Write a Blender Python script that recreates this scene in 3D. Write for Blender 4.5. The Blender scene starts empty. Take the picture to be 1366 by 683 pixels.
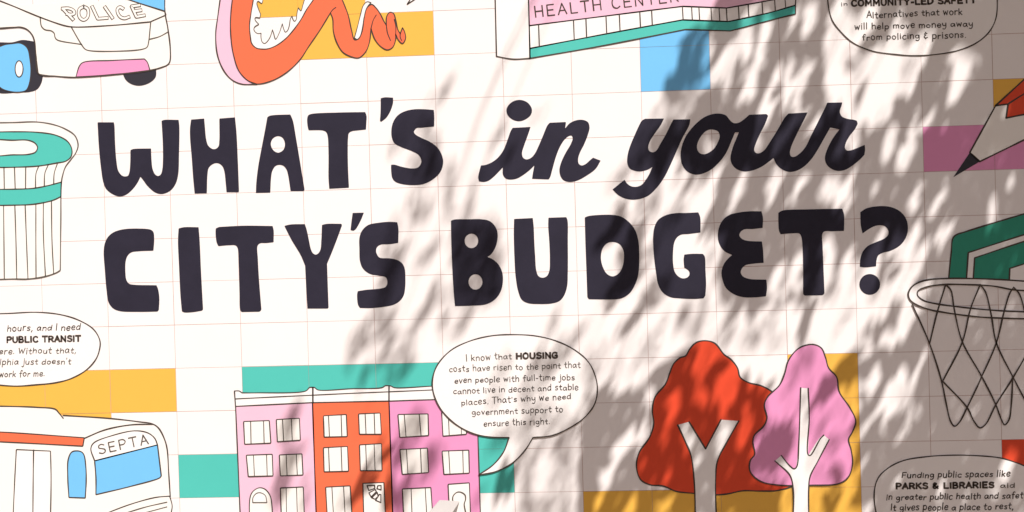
import bpy, bmesh, math, random
import numpy as np
from mathutils import Vector, Matrix
from mathutils.geometry import tessellate_polygon

scene = bpy.context.scene
COL = scene.collection
rng = random.Random(7)

# ------------------------------------------------------------------ camera
YAW, PIT, ROL = 0.06562368, -0.01006251, 0.02808192
ZOFF = 2.22                                   # height of the mural's middle joint above the paving
CAM = Vector((0.63541, -9.27274, 0.05791 + ZOFF))
CW, CH = 0.46, 0.2961359                      # wall tile width / height (m)
FPX = 1366 * 1.35


def _rot():
    y, p, r = YAW, PIT, ROL
    Rz = Matrix(((math.cos(y), -math.sin(y), 0), (math.sin(y), math.cos(y), 0), (0, 0, 1)))
    Rx = Matrix(((1, 0, 0), (0, math.cos(p), -math.sin(p)), (0, math.sin(p), math.cos(p))))
    Ry = Matrix(((math.cos(r), 0, math.sin(r)), (0, 1, 0), (-math.sin(r), 0, math.cos(r))))
    return Rz @ Rx @ Ry


RM = _rot()
cd = bpy.data.cameras.new('camera')
cam = bpy.data.objects.new('camera', cd)
COL.objects.link(cam)
cd.lens = 36 * 1.35
cd.sensor_width = 36
cd.clip_start = 0.05
cd.clip_end = 2000
rr, ff, uu = RM.col[0], RM.col[1], RM.col[2]
cam.matrix_world = Matrix(((rr[0], uu[0], -ff[0], CAM[0]), (rr[1], uu[1], -ff[1], CAM[1]),
                           (rr[2], uu[2], -ff[2], CAM[2]), (0, 0, 0, 1)))
scene.camera = cam

# ------------------------------------------------------------------ light
GRAZE = math.radians(23)                      # sun rakes along the wall
ALONG = math.radians(65)
SUND = Vector((-math.cos(ALONG) * math.cos(GRAZE), math.sin(GRAZE), -math.sin(ALONG) * math.cos(GRAZE)))
sl = bpy.data.lights.new('sun', 'SUN')
sl.energy = 5.0
sl.angle = math.radians(0.5)
sl.color = (1.0, 0.98, 0.98)
so = bpy.data.objects.new('sun', sl)
COL.objects.link(so)
so.rotation_euler = SUND.to_track_quat('-Z', 'Y').to_euler()
so.location = (8, -6, 20)

world = bpy.data.worlds.new('World')
scene.world = world
world.use_nodes = True
nt = world.node_tree
nt.nodes.clear()
sky = nt.nodes.new('ShaderNodeTexSky')
sky.sky_type = 'NISHITA'
sky.sun_disc = False
sky.sun_elevation = math.asin(-SUND.z)
sky.sun_rotation = math.atan2(-SUND.x, -SUND.y)
sky.dust_density = 3.0
sky.air_density = 0.6
bg = nt.nodes.new('ShaderNodeBackground')
bg.inputs['Strength'].default_value = 0.05
wo = nt.nodes.new('ShaderNodeOutputWorld')
nt.links.new(sky.outputs[0], bg.inputs['Color'])
nt.links.new(bg.outputs[0], wo.inputs['Surface'])

vs = scene.view_settings
vs.view_transform = 'Standard'
vs.look = 'None'
vs.gamma = 1
vs.use_curve_mapping = False
vs.exposure = 0.77
vs.use_white_balance = True
vs.white_balance_temperature = 6900
vs.white_balance_tint = 10

# ------------------------------------------------------------------ helpers


def wall_pt(px, py, y=0.0):
    """point of the wall plane (or a plane in front of it) seen at a photo position"""
    d = RM @ Vector(((px - 683) / FPX, 1, -(py - 341.5) / FPX))
    t = (y - CAM.y) / d.y
    return CAM.x + d.x * t, CAM.z + d.z * t


def vx(i):
    return (i - 7) * CW


def hz(j):
    return (5.5 - j) * CH + ZOFF


LAY = 0.0005


def mat(name, col, rough=0.62, vary=0.05, bump=0.15, spec=0.3, scale=2.5):
    m = bpy.data.materials.new(name)
    m.use_nodes = True
    n, l = m.node_tree.nodes, m.node_tree.links
    b = n['Principled BSDF']
    b.inputs['Roughness'].default_value = rough
    b.inputs['Specular IOR Level'].default_value = spec
    g = n.new('ShaderNodeNewGeometry')
    t = n.new('ShaderNodeTexNoise')
    t.inputs['Scale'].default_value = scale
    t.inputs['Detail'].default_value = 8
    t.inputs['Roughness'].default_value = 0.65
    l.new(g.outputs['Position'], t.inputs['Vector'])
    mx = n.new('ShaderNodeMix')
    mx.data_type = 'RGBA'
    mx.inputs[6].default_value = tuple(max(0, c * (1 - vary)) for c in col) + (1,)
    mx.inputs[7].default_value = tuple(min(1, c * (1 + vary)) for c in col) + (1,)
    l.new(t.outputs['Fac'], mx.inputs[0])
    l.new(mx.outputs[2], b.inputs['Base Color'])
    t2 = n.new('ShaderNodeTexNoise')
    t2.inputs['Scale'].default_value = 90
    t2.inputs['Detail'].default_value = 4
    l.new(g.outputs['Position'], t2.inputs['Vector'])
    bp = n.new('ShaderNodeBump')
    bp.inputs['Strength'].default_value = bump
    bp.inputs['Distance'].default_value = 0.0015
    l.new(t2.outputs['Fac'], bp.inputs['Height'])
    l.new(bp.outputs[0], b.inputs['Normal'])
    return m


M = dict(
    tile=mat('white_tile', (0.80, 0.757, 0.75), 0.55, 0.045, 0.25, 0.3, 1.3),
    joint=mat('pink_joint', (0.46, 0.31, 0.285), 0.9, 0.08),
    ink=mat('black_lettering_paint', (0.022, 0.0195, 0.034), 0.6, 0.3, 0.25, 0.18, 6),
    line=mat('dark_line_paint', (0.06, 0.045, 0.037), 0.7, 0.2, 0.1, 0.2, 12),
    thin=mat('soft_line_paint', (0.10, 0.085, 0.07), 0.7, 0.25, 0.1, 0.2, 14),
    white=mat('white_paint', (0.81, 0.775, 0.765), 0.6, 0.02),
    cream=mat('cream_paint', (0.81, 0.775, 0.74), 0.6, 0.02),
    yellow=mat('yellow_paint', (0.76, 0.42, 0.07), 0.6, 0.04),
    teal=mat('teal_paint', (0.065, 0.47, 0.41), 0.6, 0.05),
    blue=mat('blue_paint', (0.15, 0.47, 0.80), 0.6, 0.05),
    pink=mat('pink_paint', (0.72, 0.275, 0.49), 0.6, 0.04),
    palepink=mat('pale_pink_paint', (0.77, 0.47, 0.60), 0.6, 0.04),
    orange=mat('orange_paint', (0.78, 0.145, 0.065), 0.6, 0.04),
    red=mat('red_orange_paint', (0.68, 0.062, 0.022), 0.6, 0.05),
    green=mat('green_paint', (0.02, 0.25, 0.17), 0.6, 0.05),
    black=mat('black_paint', (0.028, 0.026, 0.036), 0.6, 0.15),
)


def tfm(o):
    ox, oy, s = o
    return lambda x, y: (ox + x / s, oy + y / s)


def parse(path, o):
    f = tfm(o)
    pts, cor = [], []
    for tok in path.split():
        c = tok.endswith('c')
        if c:
            tok = tok[:-1]
        a, b = tok.split(',')
        pts.append(np.array(f(float(a), float(b))))
        cor.append(c)
    return pts, cor


def cr(p0, p1, p2, p3, n):
    def d(a, b):
        return max(1e-4, np.linalg.norm(b - a) ** 0.5)
    t0 = 0
    t1 = t0 + d(p0, p1)
    t2 = t1 + d(p1, p2)
    t3 = t2 + d(p2, p3)
    out = []
    for k in range(n):
        t = t1 + (t2 - t1) * k / n
        a1 = (t1 - t) / (t1 - t0) * p0 + (t - t0) / (t1 - t0) * p1
        a2 = (t2 - t) / (t2 - t1) * p1 + (t - t1) / (t2 - t1) * p2
        a3 = (t3 - t) / (t3 - t2) * p2 + (t - t2) / (t3 - t2) * p3
        b1 = (t2 - t) / (t2 - t0) * a1 + (t - t0) / (t2 - t0) * a2
        b2 = (t3 - t) / (t3 - t1) * a2 + (t - t1) / (t3 - t1) * a3
        out.append((t2 - t) / (t2 - t1) * b1 + (t - t1) / (t2 - t1) * b2)
    return out


def curve(pts, cor, closed, step=1.6, rad=1.0):
    """interpolating curve through traced points; corners stay corners with a small rounding"""
    n = len(pts)
    if n == 2 and not closed:
        cor = [True, True]
    segs = n if closed else n - 1
    out, flag = [], []
    for k in range(segs):
        p1, p2 = pts[k], pts[(k + 1) % n]
        c1 = cor[k] or (not closed and k == 0)
        c2 = cor[(k + 1) % n] or (not closed and k == segs - 1)
        p0 = 2 * p1 - p2 if c1 else pts[k - 1]
        p3 = 2 * p2 - p1 if c2 else pts[(k + 2) % n]
        ln = np.linalg.norm(p2 - p1)
        if ln < 1e-3:
            continue
        if c1 and c2:
            m = max(1, int(ln / 6))
            q = [p1 + (p2 - p1) * i / m for i in range(m)]
        else:
            q = cr(p0, p1, p2, p3, max(2, min(14, int(ln / step + 1))))
        out += q
        flag += [cor[k]] + [False] * (len(q) - 1)
    if not closed:
        out.append(pts[-1])
        flag.append(False)
    if rad > 0 and any(flag):
        res = []
        N = len(out)
        for k in range(N):
            if not flag[k] or (not closed and k in (0, N - 1)):
                res.append(out[k])
                continue
            a, b, p = out[k - 1], out[(k + 1) % N], out[k]
            la, lb = np.linalg.norm(a - p), np.linalg.norm(b - p)
            r = min(rad, 0.48 * la, 0.48 * lb)
            if r < 0.05:
                res.append(p)
                continue
            pa, pb = p + (a - p) / la * r, p + (b - p) / lb * r
            for t in (0, 0.33, 0.67, 1):
                res.append((1 - t) ** 2 * pa + 2 * t * (1 - t) * p + t * t * pb)
        out = res
    return out


def link(name, me, parent, m):
    ob = bpy.data.objects.new(name, me)
    COL.objects.link(ob)
    if m is not None:
        me.materials.append(m)
    if parent is not None:
        ob.parent = parent
    return ob


def tag(o, label, cat, group=None, kind=None):
    if label:
        o['label'] = label
    if cat:
        o['category'] = cat
    if group:
        o['group'] = group
    if kind:
        o['kind'] = kind
    return o


def thing(name, label, cat, px, py, group=None):
    e = bpy.data.objects.new(name, None)
    COL.objects.link(e)
    x, z = wall_pt(px, py)
    e.location = (x, 0, z)
    e.empty_display_size = 0.1
    return tag(e, label, cat, group)


def root_loc(parent):
    v = Vector((0, 0, 0))
    p = parent
    while p is not None:
        v = v + Vector(p.location)
        p = p.parent
    return v


class Mesh:
    """collects flat painted shapes on the wall into one mesh"""

    def __init__(self, layer):
        self.v, self.f, self.layer, self.k = [], [], layer, 0

    def y(self):
        self.k += 1
        return -(self.layer + 0.12 * (self.k % 4)) * LAY

    def poly(self, loops):
        y = self.y()
        L3 = [[Vector((p[0], p[1], 0)) for p in lp] for lp in loops]
        flat = [p for lp in L3 for p in lp]
        base = len(self.v)
        for p in flat:
            x, z = wall_pt(p.x, p.y)
            self.v.append((x, y, z))
        for t in tessellate_polygon(L3):
            a, b, c = (self.v[base + i] for i in t)
            cr_ = (b[0] - a[0]) * (c[2] - a[2]) - (b[2] - a[2]) * (c[0] - a[0])
            i = [base + q for q in t]
            if abs(cr_) < 1e-12:
                continue
            self.f.append(i if cr_ > 0 else i[::-1])
        return self

    def ribbon(self, pts, w, closed=False, wob=0.12):
        y = self.y()
        P = [np.array(p, float) for p in pts]
        Q = [P[0]]
        for p in P[1:]:
            if np.linalg.norm(p - Q[-1]) > 0.08:
                Q.append(p)
        if closed and np.linalg.norm(Q[0] - Q[-1]) < 0.08:
            Q.pop()
        n = len(Q)
        if n < 2:
            return self
        base = len(self.v)
        ph = rng.random() * 9
        for k in range(n):
            a = Q[k - 1] if (closed or k > 0) else Q[k]
            b = Q[(k + 1) % n] if (closed or k < n - 1) else Q[k]
            t1 = Q[k] - a
            t2 = b - Q[k]
            l1, l2 = np.linalg.norm(t1), np.linalg.norm(t2)
            t1 = t1 / l1 if l1 > 0 else t2 / l2
            t2 = t2 / l2 if l2 > 0 else t1
            t = t1 + t2
            lt = np.linalg.norm(t)
            if lt < 0.3:
                t = t1
                lt = 1
            t = t / lt
            nn = np.array((-t[1], t[0]))
            c = max(0.45, abs(float(np.dot(t, t1))))
            ww = w * 0.5 / c * (1 + wob * math.sin(ph + k * 0.37) + wob * 0.6 * math.sin(ph * 3 + k * 0.13))
            ctr = Q[k]
            if not closed and k == 0:
                ctr = ctr - t * w * 0.35
            if not closed and k == n - 1:
                ctr = ctr + t * w * 0.35
            for s in (1, -1):
                q = ctr + nn * ww * s
                x, z = wall_pt(q[0], q[1])
                self.v.append((x, y, z))
        m = n if closed else n - 1
        for k in range(m):
            a = base + 2 * k
            b = base + 2 * ((k + 1) % n)
            i = [a, b, b + 1, a + 1]
            p = [self.v[q] for q in i]
            cr_ = sum((p[q][0] * p[(q + 1) % 4][2] - p[(q + 1) % 4][0] * p[q][2]) for q in range(4))
            self.f.append(i if cr_ > 0 else i[::-1])
        return self

    def build(self, name, m, parent):
        o = root_loc(parent)
        me = bpy.data.meshes.new(name)
        me.from_pydata([(x - o.x, y - o.y, z - o.z) for x, y, z in self.v], [], self.f)
        me.update()
        return link(name, me, parent, m)


def loop(path, o, rad=1.0):
    p, c = parse(path, o)
    return curve(p, c, True, rad=rad)


def line(path, o, rad=0.6):
    p, c = parse(path, o)
    return curve(p, c, False, rad=rad)


def ell(cx, cy, rx, ry, o, n=28, rot=0):
    f = tfm(o)
    return [np.array(f(cx + rx * math.cos(a) * math.cos(rot) - ry * math.sin(a) * math.sin(rot),
                       cy + rx * math.cos(a) * math.sin(rot) + ry * math.sin(a) * math.cos(rot)))
            for a in (2 * math.pi * k / n for k in range(n))]


def fill(parent, name, m, layer, loops, outline=None, lw=1.6, oname='outline', omat='line'):
    """painted area; an outline, where drawn, is a mesh of its own under it"""
    ob = Mesh(layer).poly(loops).build(name, M[m], parent)
    if outline:
        L = Mesh(layer + 1)
        for lp in loops:
            L.ribbon(lp, lw, True)
        L.build(oname, M[omat], parent)
    return ob


def lines(parent, name, layer, paths, o, w=1.6, m='line', rad=0.6):
    if name in ('mullion', 'rib', 'fold_line', 'bumper_line'):      # separate pieces, one part each
        for p in paths:
            Mesh(layer).ribbon(line(p, o, rad), w).build(name, M[m], parent)
        return
    L = Mesh(layer)
    for p in paths:
        L.ribbon(line(p, o, rad), w)
    return L.build(name, M[m], parent)


PX = (0, 0, 1)

# ------------------------------------------------------------------ ground
def ground_material():
    m = bpy.data.materials.new('paving')
    m.use_nodes = True
    n, l = m.node_tree.nodes, m.node_tree.links
    b = n['Principled BSDF']
    b.inputs['Roughness'].default_value = 0.85
    g = n.new('ShaderNodeNewGeometry')
    br = n.new('ShaderNodeTexBrick')
    br.inputs['Scale'].default_value = 1.0
    br.inputs['Brick Width'].default_value = 0.9
    br.inputs['Row Height'].default_value = 0.6
    br.inputs['Mortar Size'].default_value = 0.006
    br.inputs['Color1'].default_value = (0.17, 0.112, 0.058, 1)
    br.inputs['Color2'].default_value = (0.145, 0.096, 0.05, 1)
    br.inputs['Mortar'].default_value = (0.07, 0.06, 0.05, 1)
    l.new(g.outputs['Position'], br.inputs['Vector'])
    t = n.new('ShaderNodeTexNoise')
    t.inputs['Scale'].default_value = 6
    t.inputs['Detail'].default_value = 10
    l.new(g.outputs['Position'], t.inputs['Vector'])
    mx = n.new('ShaderNodeMix')
    mx.data_type = 'RGBA'
    mx.blend_type = 'MULTIPLY'
    mx.inputs[0].default_value = 0.35
    l.new(br.outputs['Color'], mx.inputs[6])
    l.new(t.outputs['Fac'], mx.inputs[7])
    l.new(mx.outputs[2], b.inputs['Base Color'])
    return m


me = bpy.data.meshes.new('pavement')
me.from_pydata([(-400, -400, 0), (400, -400, 0), (400, 400, 0), (-400, 400, 0)], [], [(0, 1, 2, 3)])
gr = link('pavement', me, None, ground_material())
tag(gr, None, None, None, 'structure')

# ------------------------------------------------------------------ tiled wall
I0, I1, J0, J1 = -12, 26, -6, 13
JW = 0.0016                                   # half width of a joint


def tile_rect(i, j):
    r = random.Random(i * 131 + j * 17 + 5)
    e = lambda: r.uniform(-0.0006, 0.0006)
    return vx(i) + JW + e(), vx(i + 1) - JW + e(), hz(j + 1) + JW + e(), hz(j) - JW + e()


def build_wall():
    v, f, mi = [], [], []
    x0, x1, z0, z1, yb = vx(I0), vx(I1), hz(J1), hz(J0), 0.35
    y = 0.0006
    v += [(x0, y, z0), (x1, y, z0), (x1, y, z1), (x0, y, z1), (x0, yb, z0), (x1, yb, z0), (x1, yb, z1), (x0, yb, z1)]
    f += [(0, 1, 2, 3), (5, 4, 7, 6), (1, 5, 6, 2), (4, 0, 3, 7), (3, 2, 6, 7), (4, 5, 1, 0)]
    mi += [1, 0, 0, 0, 0, 0]
    for i in range(I0, I1):
        for j in range(J0, J1):
            a, b, c, d = tile_rect(i, j)
            k = len(v)
            r = random.Random(i * 77 + j * 1301)
            q = [0.0] * 4                      # tile face, with returns into the joint
            for (x, z), dy in zip(((a, c), (b, c), (b, d), (a, d)), q):
                v.append((x, dy, z))
            for (x, z) in ((a, c), (b, c), (b, d), (a, d)):
                v.append((x, 0.0007, z))
            f.append((k, k + 1, k + 2, k + 3))
            mi.append(0)
            for s in range(4):
                t = (s + 1) % 4
                f.append((k + s, k + 4 + s, k + 4 + t, k + t))
                mi.append(0)
    me = bpy.data.meshes.new('tiled_wall')
    me.from_pydata(v, [], f)
    me.materials.append(M['tile'])
    me.materials.append(M['joint'])
    for p, m_ in zip(me.polygons, mi):
        p.material_index = m_
    ob = link('tiled_wall', me, None, None)
    tag(ob, 'big white tiled wall with thin pink joints carrying the whole mural', 'wall')


build_wall()


def colour_block(cells, m, label, cat='painted block'):
    i0 = min(c[0] for c in cells)
    j1 = max(c[1] for c in cells)
    e = bpy.data.objects.new('colour_block', None)
    COL.objects.link(e)
    e.location = (vx(i0), 0, hz(j1 + 1))
    tag(e, label, cat, 'flat colour blocks painted on the wall tiles')
    for (i, j) in cells:
        a, b, c, d = tile_rect(i, j)
        k = 0.0006
        y = -LAY
        V = [(x - e.location.x, y, z - e.location.z) for x, z in ((a - k, c - k), (b + k, c - k), (b + k, d + k), (a - k, d + k))]
        me = bpy.data.meshes.new('tile')
        me.from_pydata(V, [], [(0, 1, 2, 3)])
        link('tile', me, e, M[m])
    return e


colour_block([(3, -1), (4, -1), (4, 0), (5, 0)], 'yellow', 'stepped yellow block behind the coiling orange tail at the top')
colour_block([(9, 0), (9, 1)], 'blue', 'bright blue block under the health center building')
colour_block([(14, 2)], 'yellow', 'small yellow block behind the red shoulder of the pencil')
colour_block([(13, 3), (14, 3)], 'pink', 'pink block behind the pencil tip')
colour_block([(-1, 8), (0, 8), (1, 8), (-1, 9), (0, 9)], 'yellow', 'yellow block above the bus roof, under the left speech bubble')
colour_block([(3, 8), (4, 8), (5, 8)], 'teal', 'long teal block along the roofline of the row houses')
colour_block([(2, 10)], 'teal', 'single teal tile between the bus and the row houses')
colour_block([(6, 9), (6, 10)], 'teal', 'teal block right of the row houses, behind the bubble tail')
colour_block([(11, 8), (11, 9), (11, 10), (8, 11), (9, 11), (10, 11), (11, 11)], 'yellow', 'L shaped golden yellow block behind and under the two painted trees')
colour_block([(14, 10)], 'red', 'red corner block above the parks and libraries bubble')

# ------------------------------------------------------------------ lettering
A_, B_, C_, D_, E_ = (125, 125, 4.985), (395, 125, 4.985), (630, 130, 4.985), (810, 132, 4.985), (960, 130, 4.985)
F_, G_, H_, I_, J_ = (125, 285, 4.985), (375, 280, 4.985), (590, 282, 4.985), (770, 280, 4.985), (955, 270, 4.985)


def word(name_label, px, py, letters):
    t = thing('painted_word', name_label, 'lettering', px, py, 'large black title words across the mural')
    for o, outer, *holes in letters:
        lp = [loop(outer, o, 1.7)] if isinstance(outer, str) else [outer]
        for h in holes:
            lp.append(loop(h, o) if isinstance(h, str) else h)
        fill(t, 'letter', 'ink', 2, lp)
    return t


word("big black hand lettered capitals reading WHAT'S, first word of the upper line", 355, 262, [
    (A_, '26,190c 134,190c 138,210 143,330 152,450 165,515 190,545 210,550 228,545 238,520 243,470 245,375c 262,368 382,364c 385,440 392,500 410,538 430,547 447,535 457,500 461,440 460,330 452,180c 470,174 565,174c 570,220 568,400 562,540 545,600 510,645 455,667 410,657 360,615 330,575 312,552c 290,595 255,640 215,672 175,683 130,670 85,635 65,590 50,500 35,350'),
    (A_, '648,172c 735,165c 740,220 748,300 762,345 790,367 810,367 830,350 836,310 836,165c 940,157c 950,260 958,420 967,655c 884,655c 878,590 870,520 858,485 835,465 810,462 785,473 765,495 757,540 753,662c 672,664c 662,560 652,420 642,300 641,230'),
    (A_, '1155,156c 1170,147 1200,142 1308,138c 1325,180 1345,290 1372,450 1403,640c 1395,648c 1310,648c 1303,600 1295,550 1283,505 1262,480 1235,473 1208,482 1188,515 1180,560 1175,658c 1079,660c 1082,590 1095,480 1115,370 1140,240',
     '1225,282 1255,292 1272,330 1262,372 1228,392 1195,376 1178,335 1192,298'),
    (B_, '74,170 80,145 100,135 280,125 460,122c 469,150 467,200 465,238c 420,243 370,250 352,262 346,295 344,400 346,500 352,625c 221,632c 216,560 216,400 210,280 200,255 180,245 84,243c 78,220'),
    (B_, '563,30c 590,24 645,26c 645,60 630,110 600,160 565,188c 558,180c 562,120'),
    (B_, '916,108c 919,150 918,218c 840,226 800,230 784,255 795,272 830,292 890,320 940,358 970,410 978,460 960,520 910,570 850,600 780,608 700,600 660,585 640,560 632,500 632,472c 655,472 700,485 770,497 810,490 830,465 832,440 815,408 770,382 700,355 655,330 637,290 634,240 645,190 675,145 720,118 780,104 850,103'),
])
word('black brush script word in, with a round dot', 715, 242, [
    (C_, '315,16 365,32 396,75 390,115 350,148 305,158 260,142 232,110 230,70 265,30'),
    (C_, '268,202c 388,196c 372,245 345,320 331,370 338,400 360,412 390,402 415,375 440,325 470,255 500,185 515,168c 624,163c 618,205c 650,170 700,150 740,150 770,165 780,200 770,245 745,310 715,370 704,410 708,440 725,452 750,445 780,420 803,400c 854,420c 820,475 760,520 700,552 650,562 610,552 588,525 580,480 592,430 620,370 655,310 668,270 660,254 640,258 610,285 580,335 555,400 535,470 518,530 508,545c 398,541c 404,500 413,452c 385,480 340,515 300,538 260,546 225,540 205,515 203,465c 180,490 140,530 105,555 75,562 45,558c 40,530 50,480 58,452c 90,448 140,425 180,390 210,345 235,280 255,225'),
])


def eD(path):                                  # crop E coordinates expressed in crop D
    out = []
    for tok in path.split():
        c = 'c' if tok.endswith('c') else ''
        a, b = tok.rstrip('c').split(',')
        out.append(f'{float(a) + 747.8},{float(b) - 10}{c}')
    return ' '.join(out)


word('black brush script word your, ending the upper line', 985, 262, [
    (D_, '250,132c 378,130c 355,175 320,225 285,280 273,320 280,345 300,355 325,345 350,305 390,235 430,155 440,137c 553,135c 545,175 500,260 460,350 420,440 380,520 330,590 270,645 200,668 130,665 75,640 35,602c 115,537c 135,565 165,582 200,583 230,570 255,540 280,500 300,452c 270,470 220,482 185,478 150,462 135,430 135,380 150,320 185,235 215,170 230,145'),
    (D_, '745,97 790,110 815,140 840,160 875,158 910,135 945,105c 1060,100c 1070,112c 1050,165 1015,235 985,305 977,340 990,360 1015,360 1045,340 1080,290 1130,210 1180,125 1205,97c '
     + eD('585,100c 550,170 510,250 475,330 467,370 475,392 495,395 530,375 570,330 610,250 660,150 700,70 715,35c 815,33c 812,50 800,85 800,105 815,128 850,142 890,148 912,155c 918,175c 900,210 865,255 840,300 833,335 845,352 870,352 910,338 965,315c 967,350 962,382c 930,415 880,455 830,483 780,488 735,470 708,440 700,400 715,345 745,285 775,240 797,213c 735,200c 690,280 650,350 610,410 560,460 510,488 460,495 410,475 375,440 358,403c 330,425 280,460 220,485 160,492 110,475 80,440 72,400 85,340 110,275 128,232c')
     + ' 850,222c 830,270 790,360 745,420 690,470 630,498 580,503 530,480 500,440 488,380 495,320 525,245 580,175 640,125 695,102',
     '690,203 735,215 748,245 735,290 700,340 650,367 615,360 598,330 602,290 630,240 660,212'),
])
word("big black hand lettered capitals reading CITY'S, first word of the lower line", 340, 415, [
    (F_, '130,125 190,105 300,99 380,107 397,122 403,170 398,246c 300,250 250,258 225,282 213,320 212,400 218,440 235,465 262,472 418,476c 428,500 437,560 434,640c 425,651c 300,653 175,648 130,630 100,590 85,500 75,380 67,250 75,195 95,155'),
    (F_, '565,98c 600,90 698,90c 705,180 715,400 728,638c 720,645c 660,655 600,656 587,648c 578,550 568,350 561,180'),
    (F_, '812,98c 835,88c 1000,80 1190,82c 1197,110 1197,190c 1150,195 1105,198 1090,215 1092,300 1100,440 1116,640c 1105,652c 985,654c 975,640 970,520 965,330 958,230 945,212 900,210 830,216c 818,190 811,130'),
    (G_, '22,106c 60,97 158,94c 170,130 185,200 198,260 212,288 230,297 248,288 262,262 268,200 272,100c 300,93 402,92c 405,105c 370,200 335,290 306,358c 310,480 316,650c 310,656c 176,656c 170,560 160,370c 130,300 70,200'),
    (G_, '476,20c 551,18c 530,70 495,130 480,139c 462,134c 468,80'),
    (G_, '772,82c 780,120 779,220c 720,228 660,232 637,250 632,275 640,300 655,317 720,322 770,332 805,355 822,390 827,450 825,520 815,570 790,605 750,630 680,645 600,653 525,652c 512,630 506,560 510,540c 560,532 690,515 705,495 706,470 695,448 650,437 590,425 545,390 525,340 521,260 522,180 540,135 580,100 650,85 720,79'),
])
word('big black hand lettered capitals reading BUDGET? with question mark', 905, 405, [
    (H_, '58,62c 80,54 180,52 260,52 310,62 345,90 365,130 368,180 355,235 325,285 300,303c 335,318 375,355 400,410 402,480 385,540 345,590 290,618 190,627 85,630c 78,560 68,400 60,200',
     ell(194, 196, 45, 48, H_), ell(221, 469, 46, 51, H_)),
    (H_, '478,50c 602,44c 608,100 612,200 618,300 625,390 640,430 668,441 695,430 712,395 716,320 712,200 705,100 706,42c 825,38c 833,60 835,200 835,400 830,500 810,560 780,595 730,612 640,616 570,610 530,588 505,530 488,430 480,300 476,150'),
    (H_, '948,40c 975,30 1130,23 1190,35 1240,70 1280,120 1303,190 1310,300 1305,410 1285,480 1250,540 1200,575 1150,585 1050,585 975,584c 965,570c 960,420 952,200',
     '1130,203 1175,215 1203,255 1208,310 1198,370 1170,415 1132,432 1095,415 1068,370 1055,310 1065,250 1092,215'),
    (I_, '805,16c 818,50 820,150c 740,160 690,165 662,185 645,220 637,290 638,360 648,410 670,440 700,455 730,450 746,432 745,410 730,395 712,385c 708,330 712,297c 760,292 835,292c 848,310 853,400 857,500 852,570c 840,588c 780,592 680,588 620,580 570,550 540,500 525,420 510,300 505,180 515,110 540,65 590,35 650,22 730,20'),
    (I_, '1060,20 1130,10 1225,9c 1235,50 1233,120c 1170,127 1110,130 1085,148 1078,170 1095,192 1130,205 1228,210c 1235,260 1240,352c 1180,357 1120,368 1095,390 1087,415 1100,440 1140,458 1258,464c 1262,520 1255,575c 1180,582 1100,580 1040,560 990,520 965,460 960,410 975,360 1005,322 1030,300c 980,275 945,225 935,170 945,110 975,60 1015,32'),
    (J_, '415,70c 440,55 620,46 840,42c 852,80 852,190c 780,192 720,194 708,210 710,300 716,450 722,605c 712,617c 590,620c 580,610c 580,450 576,300 568,230 555,208 510,206 430,212c 420,190 415,130'),
    (J_, '960,65c 1000,40 1080,25 1160,30 1225,60 1265,110 1277,170 1265,230 1225,285 1160,322 1110,335 1080,352 1068,385 1065,425c 990,432 957,428c 960,380 975,330 1010,290 1070,262 1120,240 1145,215 1145,185 1125,160 1090,152 1050,160 1010,182 975,207c 963,150'),
    (J_, ell(1023, 545, 69, 69, J_, 36)),
])

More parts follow.
